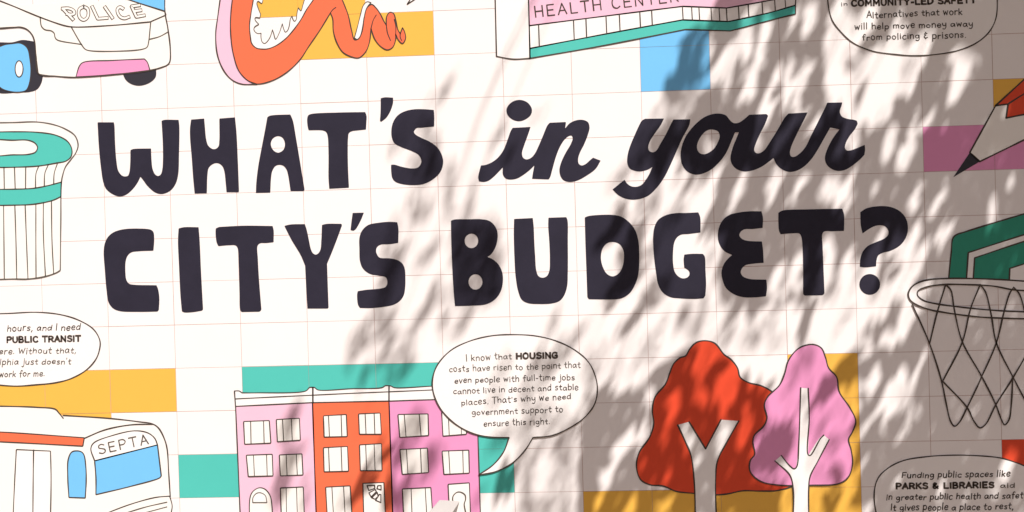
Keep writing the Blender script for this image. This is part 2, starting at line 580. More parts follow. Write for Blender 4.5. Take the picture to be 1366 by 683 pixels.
# ------------------------------------------------------------------ hand-drawn writing
GL = {
    'a': (5, ['4,4.2 2.5,5 .8,4 .3,2 1.2,.2 2.8,.8 4,4.2c 4,1.5 4.5,0']),
    'b': (4.6, ['.5,8 .5,0', '.5,3.5 2,5 3.8,4 3.8,1.3 2,0 .5,1']),
    'c': (4.2, ['3.8,4.3 2.3,5 .6,3.8 .4,1.6 1.8,0 3.8,.6']),
    'd': (4.8, ['4,4 2.5,5 .8,4 .3,2 1.2,.2 2.8,.6 4,2.5', '4.2,8 4,0']),
    'e': (4.4, ['.5,2.4 3.8,3 3.5,4.6 2,5 .6,3.6 .5,1.5 1.8,0 3.9,.8']),
    'f': (3.6, ['3.6,7.3 2.6,8 1.7,7 1.6,0', '.3,4.6 3.2,4.8']),
    'g': (4.8, ['4,4.2 2.4,5 .6,4 .5,2 1.8,.8 3.3,1.5 4,4.2c 4,-1 2.8,-3 .8,-2.4']),
    'h': (4.6, ['.5,8 .5,0', '.5,3 2,5 3.6,4.4 3.8,0']),
    'i': (1.7, ['.7,5 .7,0', '.7,6.7 .75,7.1']),
    'j': (2.4, ['1.8,5 1.7,-1.5 .8,-3 -.4,-2.4', '1.8,6.7 1.85,7.1']),
    'k': (4.4, ['.5,8 .5,0', '3.6,4.8 .6,2.2', '1.4,2.9 3.8,0']),
    'l': (1.6, ['.6,8 .6,0']),
    'm': (6.6, ['.5,5 .5,0', '.5,3.5 1.8,5 3,4.2 3.1,0', '3.1,3.5 4.4,5 5.6,4.2 5.7,0']),
    'n': (4.6, ['.5,5 .5,0', '.5,3.3 2.2,5 3.7,4 3.8,0']),
    'o': (4.7, ['2.2,5 .6,4 .5,1.5 2,0 3.7,1 3.9,3.6 2.2,5']),
    'p': (4.6, ['.5,5 .4,-3', '.5,3.8 2.2,5 3.9,3.6 3.6,1 2,.1 .6,1']),
    'r': (3.6, ['.6,5 .6,0', '.6,3 1.6,4.6 3.3,4.8']),
    's': (4, ['3.4,4.6 1.8,5 .7,4 1.6,2.8 3,2 3.2,.7 1.8,0 .4,.5']),
    't': (3.6, ['1.7,7.4 1.6,.8 2.4,0 3.2,.3', '.2,4.8 3.3,5']),
    'u': (4.7, ['.5,5 .6,1.2 1.8,0 3.3,.9 3.8,5c 3.9,0']),
    'v': (4, ['.3,5 1.9,0c 3.6,5']),
    'w': (5.8, ['.3,5 1.4,0c 2.7,4c 4,0c 5.2,5']),
    'y': (4.6, ['.4,5 .8,2.5 2,1.5 3.6,2.6', '3.9,5 3.7,-1 2.4,-3 .6,-2.4']),
    '.': (1.6, ['.6,0 .7,.4']), ',': (1.8, ['.9,.6 .3,-1.4']), "'": (1.4, ['.6,8 .5,6.3']), '-': (3, ['.4,2.8 2.4,2.9']),
    ' ': (2.3, []),
    'A': (5.4, ['0,0 2.6,8c 5,0', '1,2.8 4.1,2.8']),
    'B': (5.2, ['.4,0 .4,8c 3.2,7.8 4,6 3,4.3 .5,4.2c 3.6,4 4.6,2 3.4,.2 .4,0c']),
    'C': (5.2, ['4.6,6.8 3,8 1,7 .3,4 1,1 3,0 4.7,1.2']),
    'D': (5.4, ['.4,0 .4,8c 3,7.6 4.8,5 4.6,2.4 2.8,.3 .4,0c']),
    'E': (4.9, ['4.4,8 .4,8c .4,0c 4.5,0', '.4,4.1 3.8,4.1']),
    'F': (4.8, ['4.4,8 .4,8c .4,0', '.4,4.1 3.6,4.1']),
    'G': (5.4, ['4.6,6.8 3,8 1,7 .3,4 1,1 3,0 4.7,1 4.7,3.6c 2.8,3.6']),
    'H': (5.4, ['.4,8 .4,0', '4.8,8 4.8,0', '.4,4.1 4.8,4.1']),
    'I': (1.6, ['.6,8 .6,0']),
    'K': (5.2, ['.4,8 .4,0', '4.6,8 .5,3.5', '1.6,4.6 4.8,0']),
    'L': (4.6, ['.4,8 .4,0c 4.2,0']),
    'M': (6.4, ['.4,0 .6,8c 3,2.5c 5.4,8c 5.6,0']),
    'N': (5.4, ['.4,0 .4,8c 4.6,0c 4.6,8']),
    'O': (5.7, ['2.6,8 .9,6.9 .3,4 .9,1.1 2.6,0 4.4,1.1 5,4 4.4,6.9 2.6,8']),
    'P': (5.0, ['.4,0 .4,8c 3.4,7.8 4.6,6 3.4,4 .4,3.8']),
    'R': (5.3, ['.4,0 .4,8c 3.4,7.8 4.6,6 3.4,4.1 .4,4', '2.4,4 4.8,0']),
    'S': (5.0, ['4.4,7 2.6,8 .8,7 .8,5.2 2.6,4.2 4.4,3 4.3,1 2.4,0 .3,1']),
    'T': (5.2, ['0,8 5,8', '2.5,8 2.5,0']),
    'U': (5.3, ['.4,8 .4,2.5 1.4,.3 3.6,.3 4.6,2.5 4.6,8']),
    'W': (7, ['0,8 1.6,0c 3.2,6c 4.8,0c 6.4,8']),
    'Y': (5.2, ['0,8 2.5,4c 5,8', '2.5,4 2.5,0']),
    '&': (4.6, ['3.4,6 1.8,6.6 .8,5.3 2.2,4c .5,2.5 .8,.6 2.3,.2 3.8,1', '2,8 2,6.8', '2,.1 2,-1']),
    '@': (6.2, ['5,0 1,5.8 1.8,7.8 3.4,6.8 .7,3 .8,.8 2.6,0 5,3.2']),      # the heavy ampersand
}


def writing(parent, name, txt, x0, y0, x1, y1, unit, w, layer, m='line', jit=0.65, slant=0.0, gap=0.95):
    """one hand-lettered line: pen strokes from (x0,y0) to (x1,y1) on the baseline"""
    adv = sum(GL[c][0] + gap for c in txt) - gap
    L = math.hypot(x1 - x0, y1 - y0)
    sx = L / adv
    ux, uy = (x1 - x0) / L, (y1 - y0) / L
    Me = Mesh(layer)
    cx = 0
    for c in txt + ' ':
        wd, strokes = GL[c]
        if c == ' ' and Me.v:                      # every word is a part of its own
            Me.build(name, M[m], parent)
            Me = Mesh(layer)
        dy = rng.uniform(-jit, jit)
        sc = 1 + rng.uniform(-0.25, 0.25) * jit
        for s in strokes:
            pts, cor = [], []
            for tok in s.split():
                k = tok.endswith('c')
                a, b = tok.rstrip('c').split(',')
                a = float(a) + slant * float(b) + rng.uniform(-0.15, 0.15) * jit
                b = float(b) * sc + dy + rng.uniform(-0.2, 0.2) * jit
                X = (cx + a) * sx
                Y = b * unit
                pts.append(np.array((x0 + ux * X + uy * Y, y0 + uy * X - ux * Y)))
                cor.append(k)
            Me.ribbon(curve(pts, cor, False, step=0.7, rad=0.2), w, False, 0.1)
        cx += wd + gap


def bubble(label, px, py, path, o, layer):
    t = thing('speech_bubble', label, 'speech bubble', px, py, 'speech bubbles painted on the wall')
    b = Mesh(layer).poly([loop(path, o)]).build('bubble', M['white'], t)
    Mesh(layer + 1).ribbon(loop(path, o), 1.7, True).build('outline', M['line'], t)
    return t


R4 = lambda ox, oy: (ox, oy, 3.994)
bt = bubble('oval speech bubble about community-led safety, at the top right', 1217, 72,
            '325,-60 322,20 345,110 390,170 450,225 550,270 680,290 780,297 900,290 1010,270 1110,230 1180,170 1215,100 1223,20 1215,-70 1150,-160 1000,-220 780,-245 560,-220 400,-150', R4(1024, 0), 3)
writing(bt, 'text_word', 'in', 1122, 8, 1131, 7.5, .62, 1.0, 5)
writing(bt, 'text_word', 'COMMUNITY-LED SAFETY', 1136, 8.2, 1302, 3.6, .95, 2.5, 5, jit=.12, gap=1.2)
writing(bt, 'text_word', 'Alternatives that work', 1156.5, 24, 1284, 19.3, 1.0, 1.25, 5)
writing(bt, 'text_word', 'will help move money away', 1140, 39.6, 1298, 34.8, .95, 1.25, 5)
writing(bt, 'text_word', 'from policing & prisons.', 1150, 53.6, 1289, 50, 1.0, 1.25, 5)
bl = bubble('rounded speech bubble about public transit, cut by the left edge', 30, 512,
            '-300,480 -280,380 -150,320 68,303 200,298 320,310 420,340 500,390 533,450 530,500 510,550 460,605 380,650 300,672 200,683 60,690 -120,660 -250,580', R4(0, 342), 3)
writing(bl, 'text_word', 'hours, and I need', 9.5, 441.5, 107.5, 439.8, 1.0, 1.15, 5, 'line', slant=.12)
writing(bl, 'text_word', 'PUBLIC TRANSIT', 9.5, 456.8, 108, 455, .9, 2.3, 5, jit=.1, gap=1.2)
writing(bl, 'text_word', 'here. Without that,', -8, 472.3, 102, 470.4, .95, 1.1, 5, 'thin', slant=.1)
writing(bl, 'text_word', 'Philadelphia just doesn\'t', -40, 487.1, 95, 485, .95, 1.1, 5, 'thin', slant=.1)
writing(bl, 'text_word', 'work for me.', -1, 503.1, 60, 501.5, .95, 1.1, 5, 'thin', slant=.1)
Z6 = (300, 441, 2.822)
bm_ = bubble('speech bubble about housing, its tail pointing at the row houses', 690, 570,
             '1070,402c 1000,400 930,385 860,345 810,290 785,230 783,180 800,130 850,75 920,40 1000,20 1075,15 1170,20 1250,40 1320,75 1370,120 1397,180 1402,230 1390,280 1350,330 1290,370 1230,395 1160,402c 1130,450 1080,500 1020,530 955,543c 1010,505 1050,455', Z6, 10)
for args in (('I know that', 622, 481.5, 683, 478, 1.0, 'thin'), ('costs have risen to the point that', 599.5, 496, 774.7, 490.2, .95, 'thin'),
             ('even people with full-time jobs', 606.6, 510.8, 767, 506.3, .95, 'line'), ('cannot live in decent and stable', 605, 525.4, 771.8, 519.6, .95, 'line'),
             ('places. That\'s why we need', 615.8, 540, 762, 532, .95, 'line'), ('government support to', 629.6, 553.2, 751.4, 549.4, .95, 'line'),
             ('ensure this right.', 645.5, 568.5, 734, 565.4, .95, 'line')):
    writing(bm_, 'text_word', *args[:5], args[5], 1.0, 12, args[6])
writing(bm_, 'text_word', 'HOUSING', 689, 478.6, 744, 477.3, .9, 2.5, 12, jit=.1, gap=1.2)
br_ = bubble('rounded speech bubble about parks and libraries, at the bottom right corner', 1262, 690,
             '640,790 590,720 570,640 570,560 590,500 640,450 720,410 850,388 1000,380 1150,385 1240,395 1310,415 1400,455 1470,530 1490,640 1460,740 1380,820 1200,860 900,860 740,840', R4(1024, 512), 3)
writing(br_, 'text_word', 'Funding public spaces like', 1203, 637.2, 1347.5, 635.6, .95, 1.35, 5, slant=.1)
writing(br_, 'text_word', 'PARKS @ LIBRARIES', 1195.5, 652, 1326, 650.2, .88, 2.5, 5, jit=.1, gap=1.2)
writing(br_, 'text_word', 'aid', 1334.5, 650.8, 1354, 650.2, .8, 1.3, 5, 'thin')
writing(br_, 'text_word', 'in greater public health and safety', 1182, 667, 1371, 664.4, 1.0, 1.35, 5, slant=.1)
writing(br_, 'text_word', 'It gives people a place to rest,', 1188, 680.8, 1352, 679.2, 1.0, 1.35, 5, slant=.1)
bq = bubble('speech bubble mostly above the frame, only its pointed tail showing', 543.5, 5,
            '805,22c 822,-8 835,-60 760,-90 700,-160 800,-240 1000,-260 1180,-200 1180,-110 1050,-70 880,-60c 850,-10', R4(342, 0), 3)

# ------------------------------------------------------------------ police car
o = R4(0, 0)
t = thing('police_car', 'white police car with a blue windshield, wheel and pink bumper grille', 'car', 120, 115)
body = fill(t, 'body', 'cream', 3, [loop('-60,-10c 60,28c 690,0c 500,-90c 885,-90c 880,60c 895,150 905,230 908,300 898,343c 800,375c 600,398 405,412c 300,406 207,393c 195,300 182,220 170,180 140,152 100,143 -60,150c', o)])
lines(t, 'outline', 5, ['-40,-10 60,28 215,92 350,138 400,144 600,135 800,117c 885,80c 878,60c 692,0 560,-50',
                        '880,-60 880,65 895,150 908,260 905,330 890,347 800,375 600,398 405,412 300,406 207,393 193,300 185,220 172,185 145,157 110,145 68,147 -40,155'], o, 1.7)
lines(t, 'headlight', 5, ['215,92 222,140 240,158 275,165 290,178 294,198 305,212 435,237'], o, 1.5, 'thin')
lines(t, 'headlight', 5, ['795,210 850,195 897,170', '804,117 795,210'], o, 1.5, 'thin')
lines(t, 'hood_panel', 5, ['380,143 435,237 455,262 480,270 620,273 760,262 785,250 795,210'], o, 1.5, 'thin')
fill(t, 'bumper_grille', 'pink', 4, [loop('405,410c 425,350 445,332 600,322 770,314c 785,330 800,375c 600,398', o)], True, 1.4)
fill(t, 'windshield', 'blue', 4, [loop('560,-50c 692,0c 878,57c 880,-60c', o)])
wh = fill(t, 'wheel', 'black', 2, [loop('-60,240 68,225 120,213 188,222c 207,393c 230,400c 222,440 200,475 160,490 100,493 -20,490 -80,400', o)])
fill(wh, 'rim', 'blue', 4, [loop('-30,270 20,240 68,233 110,230 145,255 160,310 165,380 158,440 140,480 110,490 60,488 0,465 -40,380', o)], True, 1.3)
fill(wh, 'hub', 'white', 6, [ell(103, 367, 21, 43, o)], True, 1.3)
fill(t, 'wheel', 'black', 2, [loop('652,385c 833,370c 830,410 800,440 745,457 700,448 670,425', o)])
PO = ['335,46 390,104', '333,46 368,45 394,58 396,72 380,78 357,74', '447,36 466,46 472,72 464,96 447,106 430,98 420,74 425,48 447,36',
      '492,36 522,100c 572,96', '560,38 600,96', '656,46 640,38 627,48 628,68 642,90 664,98 688,90',
      '744,28 702,34c 728,90c 770,82', '716,60 752,55']
L = Mesh(5)
for p in PO:
    L.ribbon(line(p, o), 4.9, False, 0.04)
pl = L.build('lettering', M['thin'], t)
L = Mesh(6.5)
for p in PO:
    L.ribbon(line(p, o), 2.7, False, 0.04)
L.build('lettering_fill', M['cream'], pl)

# ------------------------------------------------------------------ coiling tail
t = thing('coiling_tail', 'coiling orange tail with a pink edge and a jagged white fringe', 'tail', 342, 112)
fill(t, 'pink_edge', 'palepink', 3, [loop('296,-16c 291,20 288,45 290,72 298,93 309,106 322,112 343,112.5c 330,107 319,95 312,75 308,48 308,20 312,-16c', PX)], True, 1.6)
inner = '418,0 409.6,12 401.7,26 391.7,40 381.8,51 370,60 358,65 350,65.5 342,64 336,58 334,48 333,34 335,18 338,0 340,-16c'
ob_ = '312,-16c 308,20 308,48 312,75 319,95 330,107 342,112 362,108 382,97 400,80 412,62 427,40 441,17c 444,25 445,42 450,58 458,70 470,76 479,77 488,69 493,56 495,38c 500,52 508,62 517,66.5 524,63 528,52 528,46c 532,54 537,58 541,52 540,43 537,37c 534,45c 531,40 528,27 525,18 520,16.5 516,22 515.5,34c 512,28 507,18 502,11 496,6 490,10 486,23 483,43 478,52 473,53 469,40 464.5,20 458,3 450,-16c 428,-16c ' + inner
fill(t, 'body', 'orange', 4, [loop(ob_, PX)], True, 1.5)
lines(t, 'fold_line', 5, ['448,10 444,13 441,17', '502,20 498,27 495,38', '515.5,34 517,44 521,54', '528,46 528,34 526,26', '534,45 534,50 536,54'], PX, 1.4)
Z10 = (310, 0, 10.04)
zig = '430,-150 410,0 395,45 345,15 330,40 355,130 380,190c 370,240c 310,235 305,265 355,325c 300,360 290,395 310,430 345,450 385,445c 385,500 400,560 430,583 470,555 510,490 538,400c 555,450 580,525 630,440 670,320c 690,390 710,430 740,410 765,340 780,250 800,215c 815,265 835,285 855,265 870,160 885,105c 920,145 945,70 965,0 1000,-150'
zp = line(zig, Z10, 0.2)
ip = line('423,-16 418,0 409.6,12 401.7,26 391.7,40 381.8,51 370,60 358,65 350,65.5 342,64 336,58 334,48 333,34 335,18 338,0 340,-16', PX)
fr = Mesh(3).poly([zp + ip]).build('fringe', M['white'], t)
Mesh(5).ribbon(zp, 1.1).build('outline', M['thin'], fr)
fill(t, 'fringe', 'white', 3.5, [loop('523,202c 540,140 555,80 570,30 590,10 612,15c 600,25 585,50 570,120 555,190 540,212c', R4(342, 0))], True, 1.1)

# ------------------------------------------------------------------ health center
o = R4(684, 0)
t = thing('health_center', 'pink fronted building signed HEALTH CENTER with a white window strip and teal base', 'building', 760, 70)
fill(t, 'side_wall', 'white', 3, [loop('-95,-90c 82,-90c 92,311c 0,315 -86,300c', o, 0.3)], True, 1.7)
fill(t, 'sign_band', 'palepink', 3, [loop('82,-90c 88,137c 680,62 905,34c 1140,43c 1366,3 1508,-25c 1508,-90c', o, 0.3)], True, 1.7)
wb = fill(t, 'window_band', 'white', 3, [loop('88,137c 680,62 905,34c 1140,43c 1366,3 1508,-25c 1506,28c 1366,68 1150,115c 905,106c 500,180 92,258c', o, 0.3)], True, 1.6)
top_ = [(88, 137), (680, 62), (905, 34), (1140, 43), (1366, 3), (1508, -25)]
bot_ = [(92, 258), (500, 182), (905, 106), (1150, 115), (1366, 68), (1506, 28)]
itp = lambda P, x: float(np.interp(x, [p[0] for p in P], [p[1] for p in P]))
lines(wb, 'mullion', 5, [f'{x},{itp(top_, x)} {x + 4},{itp(bot_, x + 4)}' for x in (138, 324, 390, 497, 568, 677, 740, 904, 953, 992, 1056, 1099, 1138, 1202, 1254, 1328, 1395, 1450)], o, 1.4)
fill(t, 'base_band', 'teal', 3, [loop('92,258c 500,180 905,106c 1150,115c 1366,68 1506,28c 1506,75c 1366,110 1160,165c 920,157c 500,240 92,311c', o, 0.3)], True, 1.7)
writing(t, 'lettering', 'HEALTH CENTER', 714, 23, 906, 1.5, 1.78, 1.7, 5, jit=.08, gap=1.9)

# ------------------------------------------------------------------ trash can
o = R4(0, 171)
t = thing('trash_can', 'white ribbed trash can with a teal lid and teal band', 'trash can', 40, 372)
fill(t, 'body', 'cream', 3, [loop('-90,-28c 68,-30 200,-33 290,-18 350,5 400,40 417,90 405,130 380,165 350,205 335,250 328,290c 322,757c 300,770 240,790 150,803 68,803 -90,808c', o)])
lines(t, 'outline', 5, ['-90,-28 68,-30 200,-33 290,-18 350,5 400,40 417,90 405,130 380,165 350,205 335,250 328,290 325,500 322,757c 300,770 240,790 150,803 68,803 -90,808'], o, 1.6, 'thin')
fill(t, 'lid', 'teal', 4, [loop('-90,22c 68,19 200,22 300,38 360,70 383,110 380,150 352,175 300,186 200,202 68,208 -90,210c', o), loop('-70,100 -40,66 68,64 150,64 188,80 201,102 190,127 155,139 68,142 -40,142', o)], True, 1.6)
fill(t, 'band', 'teal', 4, [loop('-90,326c 68,325 180,320 260,305 328,287c 325,365c 280,385 180,405 68,410 -90,412c', o, .3)], True, 1.6)
lines(t, 'rib', 5, ['78,208 82,322', '138,207 137,321', '207,203 193,240 190,318', '258,195 240,240 237,307', '307,187 290,240 287,298',
                    '80,412 86,600 90,800', '135,410 142,600 150,802', '192,405 192,600 193,797', '232,398 232,560 243,787', '275,388 278,600 287,775', '20,412 24,800', '22,208 24,322'], o, 1.4, 'thin')

# ------------------------------------------------------------------ bus
o = R4(0, 512)
t = thing('city_bus', 'white city bus with SEPTA destination sign and a red roof stripe', 'bus', 110, 700)
fill(t, 'body', 'cream', 3, [loop('-90,118c 68,120 200,125 295,135 316,158 338,172c 595,185 750,203 820,217 865,275 890,340 900,480 908,598c 918,650 912,690c 905,780c -90,780c', o)])
lines(t, 'outline', 5, ['-90,118 68,120 200,125 295,135 315,155 338,183', '338,168 595,185 750,203 815,214 845,235 872,282 890,340 900,480 908,600', '450,290 560,245 700,218 815,216'], o, 1.7)
fill(t, 'roof_stripe', 'orange', 4, [loop('-90,252c 68,260 450,287c 442,332c 68,312 -90,305c', o)], True, 1.6)
ds = fill(t, 'destination_sign', 'white', 4, [loop('505,410c 485,345 500,315 600,275 720,250 790,262 825,290 840,325c', o)], True, 1.5)
writing(ds, 'lettering', 'SEPTA', 132.5, 605.5, 199, 591.5, 1.55, 1.5, 6, 'thin', jit=.1, gap=2.2)
fill(t, 'windshield', 'blue', 4, [loop('505,410c 840,325c 860,490c 852,500 700,545 512,590c 512,500', o)], True, 1.6)
fill(t, 'side_window', 'blue', 4, [loop('385,362 430,360 447,376 458,440 460,520 455,608c 368,605c 362,500 365,400', o)], True, 1.6)
dr = fill(t, 'door', 'white', 4, [loop('88,350c 270,358c 273,500 270,720c 70,720c 80,500', o)], True, 1.5)
lines(dr, 'door_seam', 6, ['180,352 178,500 176,720'], o, 1.5)
bp_ = fill(t, 'bumper', 'cream', 4, [loop('540,700c 700,640 830,605 905,598c 918,650 912,690 c'.replace(' c', 'c') + ' 880,740c 540,800c', o)], True, 1.5)
lines(bp_, 'bumper_line', 6, ['670,688 780,655 890,630', '760,690 890,655'], o, 1.4, 'thin')

# ------------------------------------------------------------------ row houses
K6, K5 = R4(342, 512), (300, 560, 5.556)


def quadpath(q):
    return ' '.join(f'{x},{y}c' for x, y in q)


def window(house, o, q, l1, l2):
    w_ = fill(house, 'window', 'cream', 6, [loop(quadpath(q), o, 1.2)])
    L = Mesh(7)
    L.ribbon(loop(quadpath(q), o, 1.2), 1.4, True)
    for a, b in (l1, l2):
        f1 = (a - q[0][0]) / (q[1][0] - q[0][0])
        f2 = (b - q[3][0]) / (q[2][0] - q[3][0])
        ya = q[0][1] + f1 * (q[1][1] - q[0][1])
        yb = q[3][1] + f2 * (q[2][1] - q[3][1])
        L.ribbon(line(f'{a},{ya} {b},{yb}', o), 1.1)
    L.build('frame', M['line'], w_)


def house(label, cx, m, wall, corn, mid):
    t = thing('row_house', label, 'house', cx, 700, 'painted row houses standing side by side')
    fill(t, 'wall', m, 3, [loop(wall, PX, .2)], True, 1.6)
    c = fill(t, 'cornice', 'white', 4, [loop(corn, PX, .3)], True, 1.5)
    lines(c, 'cornice_line', 6, [mid], PX, 1.3)
    return t


h = house('pale pink row house with an arched door, left end of the row', 368, 'palepink', '314.5,542c 417,537c 423,720c 322,720c',
          '313,521.5c 319,521.5 323,524c 342,524 408,521.5 413,517 417.3,516.6c 417.3,537c 314.5,542c', '314,532 365,529.5 417,527')
window(h, K5, [(140, 12), (330, 5), (342, 172), (148, 180)], (192, 195), (288, 292))
window(h, K6, [(107, 190), (230, 183), (235, 300), (113, 308)], (140, 146), (187, 192))
window(h, K5, [(160, 262), (352, 255), (358, 415), (175, 420)], (213, 220), (310, 315))
window(h, K5, [(405, 260), (572, 252), (580, 408), (412, 415)], (455, 462), (530, 538))
window(h, K5, [(412, 505), (582, 497), (595, 850), (425, 850)], (455, 460), (532, 542))
d_ = fill(h, 'door', 'cream', 6, [loop('188,850c 187,580 205,535 240,508 265,503 300,515 335,560 350,640 354,850c', K5)], True, 1.4)
fill(d_, 'fanlight', 'white', 8, [loop('208,612c 210,575 235,545 265,540 300,560 313,612c', K5)], True, 1.2, omat='thin')
h = house('bright orange row house with a fan window door, middle of the row', 470, 'orange', '417,537c 519,535c 525,720c 423,720c',
          '417.7,516.6c 420,517 424,520 470,518.5 510,517 514,514.5 518.8,514.5c 518.8,535c 417.7,537c', '417.5,527 470,524.5 519,522.5')
for q, a, b in (([(358, 170), (480, 163), (485, 280), (362, 283)], (385, 390), (452, 456)), ([(545, 160), (660, 155), (667, 268), (550, 268)], (580, 585), (628, 632)),
                ([(358, 340), (486, 333), (492, 465), (362, 468)], (385, 390), (452, 457)), ([(550, 325), (667, 318), (670, 462), (555, 462)], (583, 588), (628, 633)),
                ([(370, 550), (500, 543), (518, 820), (385, 820)], (403, 418), (465, 480))):
    window(h, K6, q, a, b)
d_ = fill(h, 'door', 'cream', 6, [loop('568,530c 680,525c 694,820c 576,820c', K6)], True, 1.4)
L = Mesh(8)
for p in ('590,542c 630,540c 632,556c 600,568c', '648,542c 665,541c 665,565c 643,558c', '600,580c 634,562c 640,574c 612,602c', '615,606c 644,578c 650,598c 632,614c', '636,620c 656,588c 664,590c 664,632c'):
    L.ribbon(loop(p, K6, .2), 1.5, True)
L.build('fanlight', M['line'], d_)
h = house('deep pink row house under the housing bubble, right end of the row', 580, 'pink', '519,535c 636,531c 642,720c 525,720c',
          '519.2,514.5c 522,515 526,517 577,515 636,512c 636,531c 519.2,535c', '519.2,522.5 577,520 636,517')
for q, a, b in (([(755, 163), (915, 160), (918, 275), (765, 285)], (788, 798), (868, 878)), ([(988, 150), (1115, 150), (1120, 268), (995, 278)], (1023, 1028), (1090, 1093)),
                ([(765, 350), (912, 342), (918, 472), (778, 482)], (800, 808), (875, 880)), ([(990, 358), (1132, 353), (1135, 475), (1000, 482)], (1025, 1032), (1100, 1103)),
                ([(778, 560), (930, 552), (948, 820), (792, 820)], (825, 834), (900, 915))):
    window(h, K6, q, a, b)
d_ = fill(h, 'door', 'cream', 6, [loop('1022,535c 1135,527c 1146,820c 1036,820c', K6)], True, 1.4)
lines(d_, 'door_glass', 8, ['1046,700 1050,640 1046,615 1050,595 1070,577 1090,577 1112,592 1115,615 1108,640 1116,690 1120,740'], K6, 1.6, 'thin')

# ------------------------------------------------------------------ painted trees
Z7, Z4 = (640, 441, 2.822), (882, 441, 2.822)
t = thing('painted_tree', 'red crowned painted tree with a forked white trunk', 'painted tree', 942, 690, 'two painted trees')
fill(t, 'crown', 'red', 3, [loop('850,38 885,48 920,90 945,108 970,140 980,175 1010,195 1060,208 1100,230 1170,300 1190,570 1130,600 1060,604 990,603 930,615 880,618 800,612 740,605 690,585 640,580 605,560 590,510 600,460 640,400 655,350 650,300 660,250 700,200 715,160 730,125 755,102 775,95 790,70 815,45', Z7)], True, 1.9)
k_ = fill(t, 'trunk', 'white', 5, [loop('745,355c 788,343c 850,445c 908,335c 975,340c 930,420 895,490 888,560 892,760c 812,760c 808,580 795,470', Z7)])
lines(t, 'trunk_outline', 6, ['745,355 775,420 795,470 808,580 812,760', '788,343 850,445c 908,335', '975,340 930,420 895,490 888,560 892,760'], Z7, 1.9)
t = thing('painted_tree', 'pink crowned painted tree with a thin three branched white trunk', 'painted tree', 1068, 690, 'two painted trees')
fill(t, 'crown', 'pink', 7, [loop('570,52 602,65 618,100 630,140 660,175 670,230 710,290 732,340 720,380 705,410 715,450 720,500 705,550 670,575 560,582 430,580 370,565 335,530 335,490 352,465 345,420 350,395 385,360 398,330 388,280 400,250 445,205 465,160 480,110 520,65', Z4)], True, 1.9)
fill(t, 'trunk', 'white', 9, [loop('525,215c 553,217c 557,330 552,470c 600,400 612,393c 632,410c 590,490 560,550 555,600 557,760c 495,760c 497,600 485,545 428,490c 452,470c 490,515 508,518c 518,420', Z4)])
lines(t, 'trunk_outline', 10, ['525,215 518,420 510,512 500,520 485,510 452,470', '553,217 557,330 552,465 560,470 600,405 612,393', '632,410 590,490 560,550 555,600 557,760', '428,490 485,545 497,600 495,760'], Z4, 1.8)

# ------------------------------------------------------------------ pencil
t = thing('pencil', 'sharpened pencil with a red body, black point aimed down left', 'pencil', 1330, 195)
fill(t, 'wood', 'cream', 3, [loop('1293.6,203.5c 1328,141c 1345,138.5c 1342,157.5c 1352,155.5c 1395,146c 1420,160c 1352,193.5c 1307,215.5c', PX, .4)], True, 2.2)
fill(t, 'point', 'black', 4, [loop('1271.5,236.5c 1293.6,203.5c 1307,215.5c', PX, .6)])
bd = fill(t, 'painted_body', 'red', 4, [loop('1328,141c 1352,119c 1390,84c 1440,140c 1395,147c 1352,155.5 1342,157.5c 1344.5,138.8c', PX, .4)], True, 2.2)
lines(bd, 'edge_line', 6, ['1344.5,138.8 1352,134 1400,104'], PX, 2.2)

# ------------------------------------------------------------------ basketball hoop
t = thing('basketball_hoop', 'basketball hoop with a green backboard, white rim and looping net', 'basketball hoop', 1300, 570)
bb = fill(t, 'backboard', 'green', 3, [loop('1265,376c 1269,335 1271,318 1276,313 1285,310 1320,299 1352,289.5 1420,269c 1420,376c', PX)], True, 2.0)
fill(bb, 'frame_stripe', 'white', 5, [loop('1291.5,337c 1352,317.5 1420,296c 1420,305c 1352,326.5 1300,344c 1298,374c 1289,374c', PX, .5)], True, 1.9)
fill(bb, 'target_square', 'white', 5, [loop('1346,376c 1347,358c 1420,335c 1420,376c', PX, .5)], True, 1.9)
o = R4(1024, 342)
ro = '1500,145 1310,128 1150,120 950,118 830,130 770,160 750,195 755,225 780,250 850,280 950,300 1100,320 1200,327 1500,328 1620,300 1640,230 1600,170'
ri = '1480,190 1310,178 1200,158 1050,150 940,150 850,162 800,185 798,208 830,235 900,253 1000,267 1150,283 1310,293 1480,292 1540,260 1545,215'
rim = fill(t, 'rim', 'white', 7, [loop(ro, o), loop(ri, o)], True, 2.1)
lines(t, 'net', 9, ['770,255 862,465 925,660 950,780 975,880 995,904 1020,885 1062,805 1120,685 1140,640 1218,460 1260,290 1290,195 1310,165',
                    '948,150 905,290 862,465', '948,150 975,180 995,290 1037,455 1140,640 1215,790 1245,870 1262,897 1285,870 1298,780 1305,640',
                    '1132,150 1080,280 1037,455 932,665', '1132,150 1160,190 1190,310 1218,460 1305,640 1400,820', '932,665 1062,805 1100,880 1130,913 1160,895 1215,790 1310,640 1400,470 1440,300',
                    '1310,165 1340,200 1370,300 1400,470 1480,640'], o, 2.0)

